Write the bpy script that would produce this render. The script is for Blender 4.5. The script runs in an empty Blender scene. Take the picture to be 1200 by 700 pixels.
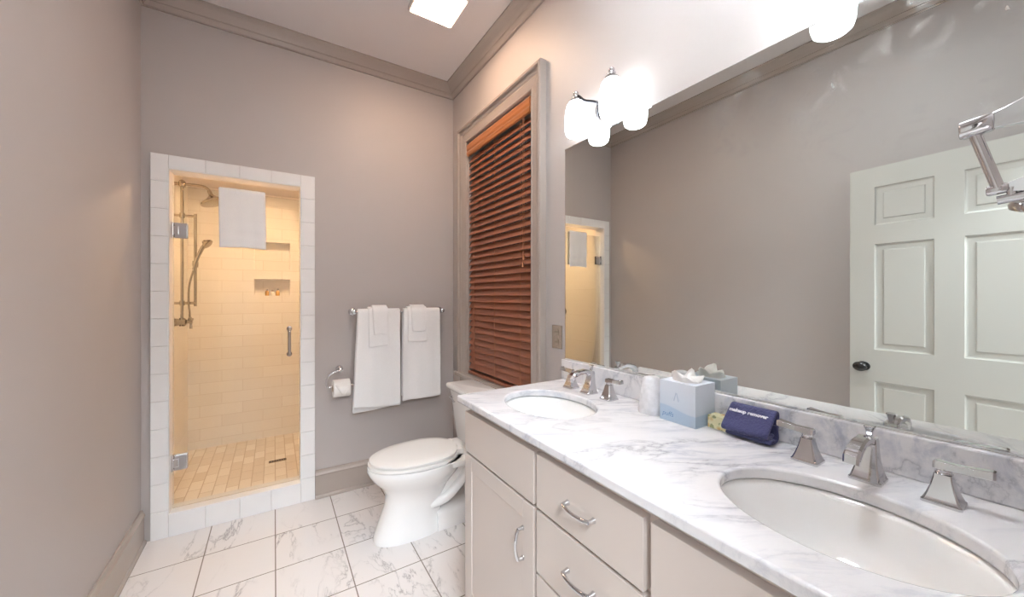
import bpy, bmesh, math, random
from mathutils import Vector, Matrix
from math import pi, sin, cos, radians
random.seed(7)
S = bpy.context.scene
COL = S.collection

# ------------------------------------------------------------------ camera
H = 1.3626
cam = bpy.data.cameras.new('camera'); cam.lens = 437/1200*36; cam.sensor_width = 36; cam.shift_y = -0.0025
cam.clip_start = 0.02
camo = bpy.data.objects.new('camera', cam); COL.objects.link(camo)
camo.location = (0, 0, H); camo.rotation_euler = (pi/2, 0, radians(-32.55)); S.camera = camo

# ------------------------------------------------------------------ world, exposure
W = bpy.data.worlds.new('world'); S.world = W; W.use_nodes = True
W.node_tree.nodes['Background'].inputs[0].default_value = (.5, .55, .65, 1)
W.node_tree.nodes['Background'].inputs[1].default_value = .05
S.view_settings.view_transform = 'Standard'; S.view_settings.look = 'None'
S.view_settings.gamma = 1; S.view_settings.use_curve_mapping = False
S.view_settings.exposure = 1.2
try:
    S.cycles.use_denoising = True; S.cycles.max_bounces = 14; S.cycles.diffuse_bounces = 8
    S.cycles.glossy_bounces = 6; S.cycles.transmission_bounces = 8; S.cycles.transparent_max_bounces = 12
    S.cycles.sample_clamp_indirect = 8; S.cycles.caustics_reflective = True; S.cycles.caustics_refractive = False
except Exception: pass
SHADE_E = 3.7                    # frosted sconce shades
SHADE_C = (.89, .95, 1)
CEIL_E = 24.0                     # ceiling lamp diffuser
CEIL_C = (1, .68, .46)
SHOWER_E = 175.0                   # recessed shower lamp
SHOWER_C = (1, .63, .34)
FILL_E = 50.0                    # added fill light, unseen fixture over the doorway end of the room
FILL_C = (.87, .94, 1)
HALL_W = 95.0                     # fill light added in the hall behind the doorway
HALL_C = (.86, .94, 1)

def area_light(name, loc, rot, sx, sy, watt, col):
    l = bpy.data.lights.new(name, 'AREA'); l.shape = 'RECTANGLE'; l.size = sx; l.size_y = sy
    l.energy = watt; l.color = col
    o = bpy.data.objects.new(name, l); COL.objects.link(o); o.location = loc; o.rotation_euler = rot
    return o
area_light('hall_fill', (-.05, -.95, 2.7), (radians(28), 0, 0), 1.1, .9, HALL_W, HALL_C)  # added fill behind the camera, evens out the room brightness

# ------------------------------------------------------------------ materials
def srgb(r, g, b):
    f = lambda c: (c/255/12.92 if c/255 <= .04045 else ((c/255+.055)/1.055)**2.4)
    return (f(r), f(g), f(b), 1)
class NB:
    def __init__(s, name):
        s.m = bpy.data.materials.new(name); s.m.use_nodes = True; s.t = s.m.node_tree
        s.b = s.t.nodes['Principled BSDF']
    def n(s, typ, **kw):
        x = s.t.nodes.new('ShaderNode'+typ)
        for k, v in kw.items():
            if k.startswith('i_'): x.inputs[k[2:].replace('_', ' ')].default_value = v
            else: setattr(x, k, v)
        return x
    def l(s, a, b): s.t.links.new(a, b)
    def coords(s, scale=(1, 1, 1), rot=(0, 0, 0), loc=(0, 0, 0)):
        tc = s.n('TexCoord'); mp = s.n('Mapping')
        mp.inputs['Scale'].default_value = scale; mp.inputs['Rotation'].default_value = rot; mp.inputs['Location'].default_value = loc
        s.l(tc.outputs['Object'], mp.inputs['Vector']); return mp.outputs['Vector']
    def ramp(s, fac, stops, interp='LINEAR'):
        r = s.n('ValToRGB'); r.color_ramp.interpolation = interp
        e = r.color_ramp.elements
        while len(e) < len(stops): e.new(.5)
        for k, (p, c) in enumerate(stops): e[k].position = p; e[k].color = c
        s.l(fac, r.inputs['Fac']); return r.outputs['Color']
    def mix(s, fac, a, b, typ='MIX'):
        m = s.n('MixRGB', blend_type=typ)
        for sock, v in ((m.inputs['Fac'], fac), (m.inputs['Color1'], a), (m.inputs['Color2'], b)):
            if hasattr(v, 'node'): s.l(v, sock)
            else: sock.default_value = v
        return m.outputs['Color']
    def bump(s, h, strength=.2, dist=.01):
        b = s.n('Bump'); b.inputs['Strength'].default_value = strength; b.inputs['Distance'].default_value = dist
        s.l(h, b.inputs['Height']); s.l(b.outputs['Normal'], s.b.inputs['Normal'])
    def set(s, **kw):
        for k, v in kw.items():
            sock = s.b.inputs[k.replace('_', ' ')]
            if hasattr(v, 'node'): s.l(v, sock)
            else: sock.default_value = v
        return s
def plain(name, c, rough=.5, metal=0, var=.04, scale=8, bump=0, bscale=200, spec=None, coat=0):
    b = NB(name); v = b.coords()
    nz = b.n('TexNoise'); nz.inputs['Scale'].default_value = scale; nz.inputs['Detail'].default_value = 4; b.l(v, nz.inputs['Vector'])
    lo = tuple(x*(1-var) for x in c[:3])+(1,); hi = tuple(min(1, x*(1+var)) for x in c[:3])+(1,)
    b.set(Base_Color=b.ramp(nz.outputs['Fac'], [(.3, lo), (.7, hi)]), Roughness=rough, Metallic=metal)
    if spec is not None: b.set(Specular_IOR_Level=spec)
    if coat: b.set(Coat_Weight=coat, Coat_Roughness=.05)
    if bump:
        n2 = b.n('TexNoise'); n2.inputs['Scale'].default_value = bscale; n2.inputs['Detail'].default_value = 3; b.l(v, n2.inputs['Vector'])
        b.bump(n2.outputs['Fac'], bump, .002)
    return b.m
M = {}
M['wall'] = plain('wall_paint', srgb(185, 178, 175), .5, var=.015, scale=2, bump=.06, bscale=140)
M['trim'] = plain('trim_paint', srgb(172, 161, 153), .26, var=.015, scale=3)
M['ceil'] = plain('ceiling_paint', srgb(222, 217, 216), .6, var=.01, scale=3)
M['cab'] = plain('cabinet_paint', srgb(208, 198, 191), .35, var=.012, scale=4)
M['doorp'] = plain('door_paint', srgb(194, 193, 187), .32, var=.01, scale=4)
M['ceramic'] = plain('glazed_ceramic', srgb(248, 248, 247), .08, var=.005, coat=.6)
M['seat'] = plain('seat_plastic', srgb(240, 239, 236), .2, var=.005)
M['tile'] = plain('white_glazed_tile', srgb(238, 238, 238), .12, var=.02, scale=5)
M['grout'] = plain('grout', srgb(214, 212, 208), .8, var=.03)
M['chrome'] = plain('polished_chrome', (.66, .66, .68, 1), .07, 1, var=.01)
M['chrome_glare_dark'] = plain('chrome_darkened_for_glare', (.11, .11, .12, 1), .1, 1, var=.02)  # sconce chrome, colour darkened to offset the glare of the shades
M['nickel'] = plain('brushed_nickel', (.52, .50, .48, 1), .25, 1, var=.03)
M['black'] = plain('black_knob', (.012, .012, .012, 1), .12, 0, var=.1, coat=.5)
M['dark'] = plain('dark_slot', (.02, .02, .02, 1), .6)
M['paper'] = plain('tissue_paper', srgb(240, 238, 235), .85, var=.02, bump=.2, bscale=60)
M['card'] = plain('cardboard_core', srgb(150, 125, 100), .85)
M['pipe'] = plain('satin_pipe', (.46, .42, .36, 1), .14, 1, var=.02)
M['drain'] = plain('bronze_drain', (.22, .16, .1, 1), .35, 1)
M['bottle'] = plain('white_bottle', srgb(240, 238, 232), .3, var=.01)
M['amber'] = plain('amber_bottle', srgb(196, 150, 70), .15, var=.04)
M['cord'] = plain('tan_cord', srgb(176, 120, 84), .8)

def terry(name, c, strength=.55, scale=420):
    b = NB(name); v = b.coords()
    n = b.n('TexNoise'); n.inputs['Scale'].default_value = scale; n.inputs['Detail'].default_value = 2; b.l(v, n.inputs['Vector'])
    lo = tuple(x*.92 for x in c[:3])+(1,)
    b.set(Base_Color=b.ramp(n.outputs['Fac'], [(.3, lo), (.65, c)]), Roughness=.95, Sheen_Weight=.15)
    b.bump(n.outputs['Fac'], strength, .003); return b.m
M['terry'] = terry('white_terry', srgb(250, 250, 250))
M['navy'] = terry('navy_terry', srgb(72, 74, 116), 1.0, 190)
M['thread'] = plain('white_thread', srgb(240, 240, 245), .8, bump=.3, bscale=800)

def marble(name, base, vein, scale, stretch, rot, amt, rough=.1):
    b = NB(name); v = b.coords(stretch, rot)
    w = b.n('TexNoise'); w.inputs['Scale'].default_value = scale*.6; w.inputs['Detail'].default_value = 5; b.l(v, w.inputs['Vector'])
    add = b.n('VectorMath', operation='MULTIPLY_ADD'); add.inputs[1].default_value = (.55, .55, .55)
    b.l(w.outputs['Color'], add.inputs[0]); b.l(v, add.inputs[2])
    n = b.n('TexNoise'); n.inputs['Scale'].default_value = scale; n.inputs['Detail'].default_value = 8; n.inputs['Roughness'].default_value = .62
    b.l(add.outputs[0], n.inputs['Vector'])
    sub = b.n('Math', operation='SUBTRACT'); sub.inputs[1].default_value = .5; b.l(n.outputs['Fac'], sub.inputs[0])
    ab = b.n('Math', operation='ABSOLUTE'); b.l(sub.outputs[0], ab.inputs[0])
    f = b.ramp(ab.outputs[0], [(0, (1, 1, 1, 1)), (.035, (.35, .35, .35, 1)), (.10, (0, 0, 0, 1))])
    cl = b.n('TexNoise'); cl.inputs['Scale'].default_value = scale*.8; cl.inputs['Detail'].default_value = 4; b.l(v, cl.inputs['Vector'])
    cf = b.ramp(cl.outputs['Fac'], [(.42, (0, 0, 0, 1)), (.72, (1, 1, 1, 1))])
    k = b.n('Math', operation='MULTIPLY'); b.l(f, k.inputs[0]); b.l(cf, k.inputs[1])
    k2 = b.n('Math', operation='MULTIPLY_ADD', use_clamp=True); k2.inputs[1].default_value = amt
    b.l(k.outputs[0], k2.inputs[0])
    cf2 = b.n('Math', operation='MULTIPLY'); cf2.inputs[1].default_value = amt*.16; b.l(cf, cf2.inputs[0]); b.l(cf2.outputs[0], k2.inputs[2])
    b.set(Base_Color=b.mix(k2.outputs[0], base, vein), Roughness=rough); return b.m
def counter_marble():
    b = NB('counter_marble'); tc = b.n('TexCoord')
    m1 = b.n('Mapping'); m1.inputs['Rotation'].default_value = (0, 0, radians(30)); b.l(tc.outputs['Object'], m1.inputs['Vector'])
    m2 = b.n('Mapping'); m2.inputs['Scale'].default_value = (.55, 2.0, 1.3); b.l(m1.outputs['Vector'], m2.inputs['Vector']); v = m2.outputs['Vector']
    def noise(sc, det, rough=.55, dist=0, vec=v):
        n = b.n('TexNoise'); n.inputs['Scale'].default_value = sc; n.inputs['Detail'].default_value = det
        n.inputs['Roughness'].default_value = rough; n.inputs['Distortion'].default_value = dist; b.l(vec, n.inputs['Vector']); return n.outputs['Fac']
    g = lambda x: (x, x, x, 1)
    def mul(p, q):
        k = b.n('Math', operation='MULTIPLY'); b.l(p, k.inputs[0])
        if hasattr(q, 'node'): b.l(q, k.inputs[1])
        else: k.inputs[1].default_value = q
        return k.outputs[0]
    # soft streaks
    st = mul(b.ramp(noise(9, 9, .66, .5), [(.50, g(0)), (.66, g(.8)), (.78, g(1))]), b.ramp(noise(3.2, 3), [(.40, g(.10)), (.66, g(1))]))
    # thin wandering veins
    m3 = b.n('Mapping'); m3.inputs['Scale'].default_value = (.6, 1.8, 1.2); b.l(m1.outputs['Vector'], m3.inputs['Vector'])
    n = noise(4.2, 7, .62, .35, m3.outputs['Vector'])
    sub = b.n('Math', operation='SUBTRACT'); sub.inputs[1].default_value = .5; b.l(n, sub.inputs[0])
    ab = b.n('Math', operation='ABSOLUTE'); b.l(sub.outputs[0], ab.inputs[0])
    ve = mul(b.ramp(ab.outputs[0], [(0, g(1)), (.012, g(.4)), (.05, g(0))]), b.ramp(noise(2.6, 2, .5, 0, m3.outputs['Vector']), [(.40, g(0)), (.60, g(1))]))
    c = b.mix(mul(st, .74), srgb(230, 230, 233), srgb(140, 150, 176))
    c = b.mix(mul(ve, .58), c, srgb(128, 132, 146))
    b.set(Base_Color=c, Roughness=.1); return b.m
M['marble'] = counter_marble()
def floor_tile():
    b = NB('floor_marble_tile'); v = b.coords((1, 1, 1), (0, 0, 0), (-.0065+.316*10, -1.87+.323*20, 0))
    br = b.n('TexBrick', offset=0, squash=1); br.inputs['Scale'].default_value = 1
    br.inputs['Brick Width'].default_value = .316; br.inputs['Row Height'].default_value = .323
    br.inputs['Mortar Size'].default_value = .0028; br.inputs['Mortar Smooth'].default_value = .1
    br.inputs['Color1'].default_value = (0, 0, 0, 1); br.inputs['Color2'].default_value = (1, 1, 1, 1); br.inputs['Mortar'].default_value = (.5, .5, .5, 1)
    b.l(v, br.inputs['Vector'])
    w4 = b.n('Math', operation='MULTIPLY'); w4.inputs[1].default_value = 37; b.l(br.outputs['Color'], w4.inputs[0])
    v2 = b.coords((1.0, .42, 1), (0, 0, .5))
    n = b.n('TexNoise', noise_dimensions='4D'); n.inputs['Scale'].default_value = 5.5; n.inputs['Detail'].default_value = 7; n.inputs['Roughness'].default_value = .6
    n.inputs['Distortion'].default_value = .8
    b.l(v2, n.inputs['Vector']); b.l(w4.outputs[0], n.inputs['W'])
    sub = b.n('Math', operation='SUBTRACT'); sub.inputs[1].default_value = .5; b.l(n.outputs['Fac'], sub.inputs[0])
    ab = b.n('Math', operation='ABSOLUTE'); b.l(sub.outputs[0], ab.inputs[0])
    f = b.ramp(ab.outputs[0], [(0, (.8, .8, .8, 1)), (.010, (.2, .2, .2, 1)), (.03, (0, 0, 0, 1))])
    cl = b.n('TexNoise', noise_dimensions='4D'); cl.inputs['Scale'].default_value = 4; b.l(v2, cl.inputs['Vector']); b.l(w4.outputs[0], cl.inputs['W'])
    cf = b.ramp(cl.outputs['Fac'], [(.42, (0, 0, 0, 1)), (.60, (1, 1, 1, 1))])
    k = b.n('Math', operation='MULTIPLY'); b.l(f, k.inputs[0]); b.l(cf, k.inputs[1])
    c = b.mix(k.outputs[0], srgb(229, 225, 223), srgb(146, 142, 142))
    c = b.mix(br.outputs['Fac'], c, srgb(142, 134, 126))
    b.set(Base_Color=c, Roughness=.16)
    inv = b.n('Math', operation='SUBTRACT'); inv.inputs[0].default_value = 1; b.l(br.outputs['Fac'], inv.inputs[1])
    b.bump(inv.outputs[0], .4, .002); return b.m
M['floor'] = floor_tile()
def brick_tile(name, w, h, mort, c1, c2, gr, rot, rough=.15, strength=.25):
    b = NB(name); v = b.coords((1, 1, 1), rot, (10, 10, 10))
    br = b.n('TexBrick'); br.inputs['Scale'].default_value = 1; br.inputs['Brick Width'].default_value = w; br.inputs['Row Height'].default_value = h
    br.inputs['Mortar Size'].default_value = mort; br.inputs['Mortar Smooth'].default_value = .2
    br.inputs['Color1'].default_value = c1; br.inputs['Color2'].default_value = c2; br.inputs['Mortar'].default_value = gr
    b.l(v, br.inputs['Vector']); b.set(Base_Color=br.outputs['Color'], Roughness=rough)
    inv = b.n('Math', operation='SUBTRACT'); inv.inputs[0].default_value = 1; b.l(br.outputs['Fac'], inv.inputs[1])
    b.bump(inv.outputs[0], strength, .003); return b.m
M['subway_x'] = brick_tile('shower_wall_tile', .305, .10, .0016, srgb(236, 232, 226), srgb(232, 227, 220), srgb(214, 206, 196), (-pi/2, 0, 0), .38)
M['subway_y'] = brick_tile('shower_side_tile', .305, .10, .0016, srgb(236, 232, 226), srgb(232, 227, 220), srgb(214, 206, 196), (-pi/2, 0, -pi/2), .38)
M['mosaic'] = brick_tile('shower_floor_mosaic', .15, .072, .003, srgb(234, 228, 220), srgb(216, 206, 194), srgb(190, 176, 160), (0, 0, pi/2), .3, .4)
def wood():
    b = NB('orange_brown_wood'); v = b.coords((8, .5, 8))
    n = b.n('TexNoise'); n.inputs['Scale'].default_value = 5; n.inputs['Detail'].default_value = 3; n.inputs['Distortion'].default_value = .15; b.l(v, n.inputs['Vector'])
    b.set(Base_Color=b.ramp(n.outputs['Fac'], [(.25, srgb(134, 80, 56)), (.5, srgb(150, 92, 66)), (.8, srgb(160, 102, 74))]), Roughness=.38); return b.m
M['wood'] = wood()
def valance_wood():
    b = NB('honey_valance_wood'); v = b.coords((25, 1.6, 25))
    n = b.n('TexNoise'); n.inputs['Scale'].default_value = 3; n.inputs['Detail'].default_value = 6; n.inputs['Distortion'].default_value = .6; b.l(v, n.inputs['Vector'])
    b.set(Base_Color=b.ramp(n.outputs['Fac'], [(.25, srgb(156, 94, 52)), (.5, srgb(176, 112, 66)), (.8, srgb(188, 126, 80))]), Roughness=.32); return b.m
M['valance'] = valance_wood()
def mirror_mat():
    b = NB('mirror_silver'); v = b.coords((1, 4.5, 4.5), (.5, 0, 0))
    n = b.n('TexNoise'); n.inputs['Scale'].default_value = 3.2; n.inputs['Detail'].default_value = 9; n.inputs['Distortion'].default_value = 1.6; b.l(v, n.inputs['Vector'])
    dust = b.n('TexNoise'); dust.inputs['Scale'].default_value = 1.3; b.l(v, dust.inputs['Vector'])
    k = b.n('Math', operation='MULTIPLY'); b.l(b.ramp(n.outputs['Fac'], [(.50, (0, 0, 0, 1)), (.72, (1, 1, 1, 1))]), k.inputs[0])
    b.l(b.ramp(dust.outputs['Fac'], [(.40, (0, 0, 0, 1)), (.60, (1, 1, 1, 1))]), k.inputs[1])
    m = b.n('Math', operation='MULTIPLY_ADD'); m.inputs[1].default_value = -.60; m.inputs[2].default_value = 1.0
    sx = b.n('SeparateXYZ'); b.l(b.coords(), sx.inputs[0])
    hz = b.n('MapRange'); hz.inputs['From Min'].default_value = .62; hz.inputs['From Max'].default_value = 1.0; b.l(sx.outputs['Z'], hz.inputs['Value'])
    k2 = b.n('Math', operation='MULTIPLY'); b.l(k.outputs[0], k2.inputs[0]); 
    hy = b.n('MapRange'); hy.inputs['From Min'].default_value = .10; hy.inputs['From Max'].default_value = -.45; b.l(sx.outputs['Y'], hy.inputs['Value'])
    hh = b.n('Math', operation='MULTIPLY'); b.l(hz.outputs[0], hh.inputs[0]); b.l(hy.outputs[0], hh.inputs[1]); b.l(hh.outputs[0], k2.inputs[1]); b.l(k2.outputs[0], m.inputs[0])
    b.set(Base_Color=(.79, .82, .795, 1), Metallic=m.outputs[0], Roughness=.012); return b.m
M['mirror'] = mirror_mat()
def thin_glass(name, tint):
    b = NB(name); t = b.t; out = t.nodes['Material Output']
    tr = b.n('BsdfTransparent'); tr.inputs[0].default_value = tint
    gl = b.n('BsdfGlossy'); gl.inputs['Roughness'].default_value = .01
    fr = b.n('Fresnel'); fr.inputs['IOR'].default_value = 1.4
    nz = b.n('TexNoise'); nz.inputs['Scale'].default_value = 2; b.l(b.coords(), nz.inputs['Vector'])
    sc = b.n('Math', operation='MULTIPLY_ADD'); sc.inputs[1].default_value = .04; sc.inputs[2].default_value = .62; b.l(nz.outputs['Fac'], sc.inputs[0])
    mu = b.n('Math', operation='MULTIPLY'); b.l(fr.outputs[0], mu.inputs[0]); b.l(sc.outputs[0], mu.inputs[1])
    mx = b.n('MixShader'); b.l(mu.outputs[0], mx.inputs[0]); b.l(tr.outputs[0], mx.inputs[1]); b.l(gl.outputs[0], mx.inputs[2])
    b.l(mx.outputs[0], out.inputs['Surface']); return b.m
M['glass'] = thin_glass('door_glass', (.96, .975, .965, 1))
M['pane'] = thin_glass('window_glass', (.9, .93, .92, 1))
def emit(name, col, st, base=(.9, .9, .9, 1)):
    b = NB(name); nz = b.n('TexNoise'); nz.inputs['Scale'].default_value = 3; b.l(b.coords(), nz.inputs['Vector'])
    m = b.n('Math', operation='MULTIPLY_ADD'); m.inputs[1].default_value = .05*st; m.inputs[2].default_value = st; b.l(nz.outputs['Fac'], m.inputs[0])
    b.set(Base_Color=base, Roughness=.3, Emission_Color=(*col, 1), Emission_Strength=m.outputs[0]); return b.m
M['shade'] = emit('lit_frosted_shade', SHADE_C, SHADE_E)
M['diffuser'] = emit('lit_ceiling_diffuser', CEIL_C, CEIL_E)
M['fill_diffuser'] = emit('added_fill_diffuser', FILL_C, FILL_E)
M['can'] = emit('lit_recessed_lens', SHOWER_C, SHOWER_E)
def frosted(name, c, a):
    b = NB(name); nz = b.n('TexNoise'); nz.inputs['Scale'].default_value = 40; nz.inputs['Detail'].default_value = 5; b.l(b.coords(), nz.inputs['Vector'])
    b.set(Base_Color=c, Roughness=.35, Alpha=b.ramp(nz.outputs['Fac'], [(.3, (a-.12,)*3+(1,)), (.7, (a+.1,)*3+(1,))]))
    b.bump(nz.outputs['Fac'], .25, .003); return b.m
M['wrap'] = frosted('cloudy_plastic_wrap', srgb(240, 241, 245), .90)
def tissue_box_mat():
    b = NB('printed_tissue_carton'); tc = b.n('TexCoord'); sx = b.n('SeparateXYZ'); b.l(tc.outputs['Object'], sx.inputs[0])
    # darker blue band below a wavy line (printed pattern of the carton)
    s = b.n('Math', operation='MULTIPLY'); s.inputs[1].default_value = 30; b.l(sx.outputs['Y'], s.inputs[0])
    sn = b.n('Math', operation='SINE'); b.l(s.outputs[0], sn.inputs[0])
    a = b.n('Math', operation='MULTIPLY_ADD'); a.inputs[1].default_value = .008; a.inputs[2].default_value = .042; b.l(sn.outputs[0], a.inputs[0])
    d = b.n('Math', operation='SUBTRACT'); b.l(sx.outputs['Z'], d.inputs[0]); b.l(a.outputs[0], d.inputs[1])
    f = b.ramp(d.outputs[0], [(0, srgb(188, 210, 232)), (.0015, srgb(140, 178, 214)), (.004, srgb(214, 226, 240)), (.09, srgb(226, 233, 244))])
    b.set(Base_Color=f, Roughness=.4); return b.m
M['carton'] = tissue_box_mat()
def soap_mat():
    b = NB('yellow_floral_paper'); v = b.coords((1, 1, 1))
    vo = b.n('TexVoronoi'); vo.inputs['Scale'].default_value = 55; b.l(v, vo.inputs['Vector'])
    c = b.ramp(vo.outputs['Distance'], [(.2, srgb(206, 160, 96)), (.42, srgb(226, 206, 150)), (.6, srgb(236, 228, 188))])
    n = b.n('TexNoise'); n.inputs['Scale'].default_value = 60; b.l(v, n.inputs['Vector'])
    c = b.mix(b.ramp(n.outputs['Fac'], [(.56, (0, 0, 0, 1)), (.62, (1, 1, 1, 1))]), c, srgb(164, 166, 120))
    b.set(Base_Color=c, Roughness=.5); return b.m
M['soap'] = soap_mat()
M['ink'] = plain('pale_blue_ink', srgb(120, 160, 205), .5)
M['inkgrey'] = plain('pale_grey_ink', srgb(190, 204, 224), .5)

# ------------------------------------------------------------------ mesh helpers
def BM(): return bmesh.new()
def box(bm, x0, x1, y0, y1, z0, z1, bev=0, seg=2):
    vs = [bm.verts.new((x, y, z)) for z in (z0, z1) for y in (y0, y1) for x in (x0, x1)]
    fs = [bm.faces.new([vs[i] for i in f]) for f in ((0, 2, 3, 1), (4, 5, 7, 6), (0, 1, 5, 4), (2, 6, 7, 3), (0, 4, 6, 2), (1, 3, 7, 5))]
    if bev:
        es = list({e for f in fs for e in f.edges})
        bmesh.ops.bevel(bm, geom=es, offset=bev, segments=seg, affect='EDGES', profile=.5)
    return bm
def loft(bm, rings, cap=True, close=True):
    R = [[bm.verts.new(p) for p in r] for r in rings]
    n = len(R[0])
    for a, b in zip(R, R[1:]):
        for i in range(n if close else n-1):
            j = (i+1) % n
            bm.faces.new((a[i], a[j], b[j], b[i]))
    if cap: bm.faces.new(R[0][::-1]); bm.faces.new(R[-1])
    return R
def frame_of(d):
    d = d.normalized(); up = Vector((0, 0, 1)) if abs(d.z) < .95 else Vector((1, 0, 0))
    a = d.cross(up).normalized(); return a, a.cross(d).normalized()
def tube(bm, pts, r, n=12, cap=True):
    P = [Vector(p) for p in pts]; rs = r if isinstance(r, (list, tuple)) else [r]*len(P)
    rings = []; pa = None
    for i, p in enumerate(P):
        d = (P[min(i+1, len(P)-1)]-P[max(i-1, 0)]).normalized()
        if pa is None: a, b = frame_of(d)
        else:
            a = (pa-d*pa.dot(d)).normalized(); b = a.cross(d).normalized()
        pa = a
        rings.append([p+a*(rs[i]*cos(2*pi*k/n))+b*(rs[i]*sin(2*pi*k/n)) for k in range(n)])
    loft(bm, rings, cap); return bm
def spline(pts, n=8):
    P = [Vector(p) for p in pts]; out = []
    for i in range(len(P)-1):
        p0, p1, p2, p3 = P[max(i-1, 0)], P[i], P[i+1], P[min(i+2, len(P)-1)]
        for k in range(n):
            t = k/n
            out.append(.5*((2*p1)+(-p0+p2)*t+(2*p0-5*p1+4*p2-p3)*t*t+(-p0+3*p1-3*p2+p3)*t**3))
    out.append(P[-1]); return out
def lathe(bm, prof, c, axis=(0, 0, 1), n=28, cap=True, sx=1, sy=1):
    c = Vector(c); ax = Vector(axis).normalized(); a, b = frame_of(ax)
    if abs(ax.z) > .99: a, b = Vector((1, 0, 0)), Vector((0, 1, 0))
    loft(bm, [[c+ax*z+a*(r*sx*cos(2*pi*k/n))+b*(r*sy*sin(2*pi*k/n)) for k in range(n)] for r, z in prof], cap); return bm
def extrude_profile(bm, prof, p0, p1, u, v, m0=0, m1=0):
    """profile (a,b) -> a*u + b*v swept p0..p1 ; m0/m1 shift ends along the run by a*m (mitre)"""
    p0, p1, u, v = Vector(p0), Vector(p1), Vector(u), Vector(v); d = (p1-p0).normalized()
    loft(bm, [[p0+u*a+v*b+d*(a*m0) for a, b in prof], [p1+u*a+v*b-d*(a*m1) for a, b in prof]])
    return bm
def link(name, bm, mat, parent=None, smooth=None, origin=None, local=False, bevel=None, solid=None, subsurf=0):
    bmesh.ops.recalc_face_normals(bm, faces=bm.faces[:])
    me = bpy.data.meshes.new(name); bm.to_mesh(me); bm.free()
    o = bpy.data.objects.new(name, me); COL.objects.link(o)
    me.materials.append(mat if not isinstance(mat, str) else M[mat])
    if parent is not None:
        root = parent
        while root.parent: root = root.parent
        if not local: me.transform(Matrix.Translation(-root.location))
        o.parent = parent
    elif not local:
        if origin is None:
            vs = [v.co for v in me.vertices]
            origin = Vector(((min(v.x for v in vs)+max(v.x for v in vs))/2, (min(v.y for v in vs)+max(v.y for v in vs))/2, min(v.z for v in vs)))
        else: origin = Vector(origin)
        me.transform(Matrix.Translation(-origin)); o.location = origin
    if smooth is not None:
        for p in me.polygons: p.use_smooth = True
        if smooth < 180:
            try: me.set_sharp_from_angle(angle=radians(smooth))
            except Exception: pass
    if solid:
        md = o.modifiers.new('solid', 'SOLIDIFY'); md.thickness = solid; md.offset = 0
    if bevel:
        md = o.modifiers.new('bevel', 'BEVEL'); md.width = bevel; md.segments = 3; md.limit_method = 'ANGLE'; md.angle_limit = radians(40)
    if subsurf:
        md = o.modifiers.new('sub', 'SUBSURF'); md.levels = subsurf; md.render_levels = subsurf
    return o
def struct(name, bm, mat, **kw):
    o = link(name, bm, mat, origin=(0, 0, 0), **kw); o['kind'] = 'structure'; return o
def tag(o, label, cat, group=None):
    o['label'] = label; o['category'] = cat
    if group: o['group'] = group
    return o
def thing(name, loc, label, cat, group=None, rz=0):
    o = bpy.data.objects.new(name, None); COL.objects.link(o); o.location = loc; o.rotation_euler = (0, 0, rz)
    o.empty_display_size = .05
    return tag(o, label, cat, group)
def holes_boxes(bm, axis, d0, d1, u0, u1, z0, z1, holes):
    """a wall slab across `axis` with rectangular holes (ua,ub,za,zb)"""
    us = sorted({u0, u1, *[h[0] for h in holes], *[h[1] for h in holes]}); zs = sorted({z0, z1, *[h[2] for h in holes], *[h[3] for h in holes]})
    for a, b in zip(us, us[1:]):
        for c, d in zip(zs, zs[1:]):
            um, zm = (a+b)/2, (c+d)/2
            if any(h[0] < um < h[1] and h[2] < zm < h[3] for h in holes): continue
            if axis == 'x': box(bm, d0, d1, a, b, c, d)
            else: box(bm, a, b, d0, d1, c, d)
    bmesh.ops.remove_doubles(bm, verts=bm.verts[:], dist=1e-5)
    # drop the inner faces shared by neighbouring cells
    seen = {}
    for f in bm.faces: seen.setdefault(frozenset(v.index if v.index >= 0 else id(v) for v in f.verts), []).append(f)
    bm.verts.index_update(); seen = {}
    for f in bm.faces: seen.setdefault(frozenset(v.index for v in f.verts), []).append(f)
    dead = [f for fs in seen.values() if len(fs) > 1 for f in fs]
    if dead: bmesh.ops.delete(bm, geom=dead, context='FACES')
    return bm

# ------------------------------------------------------------------ room
XL, XR, YB, YF, ZC = -.617, 1.235, 2.829, -.05, 3.048
WIN = (1.71, 2.545, .80, 2.515)                # window opening in the right wall (y0,y1,z0,z1)
DOORW = (-.45, .40, 0, 2.12)                   # doorway behind the camera (x0,x1,z0,z1)
struct('floor', box(BM(), XL-.1, XR+.1, YF-.12, YB+.05, -.06, 0), 'floor')
struct('ceiling', box(BM(), XL-.1, XR+.1, YF-.12, YB+.1, ZC, ZC+.06), 'ceil')
struct('wall_left', box(BM(), XL-.1, XL, YF-.12, YB+.1, 0, ZC), 'wall')
struct('wall_right', holes_boxes(BM(), 'x', XR, XR+.12, YF-.12, YB+.1, 0, ZC, [WIN]), 'wall')
struct('wall_back', holes_boxes(BM(), 'y', YB, YB+.10, XL, XR, 0, ZC, [(-.50, .15, 0, 2.085)]), 'wall')
struct('wall_front', holes_boxes(BM(), 'y', YF-.12, YF, XL, XR, 0, ZC, [DOORW]), 'wall')
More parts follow.
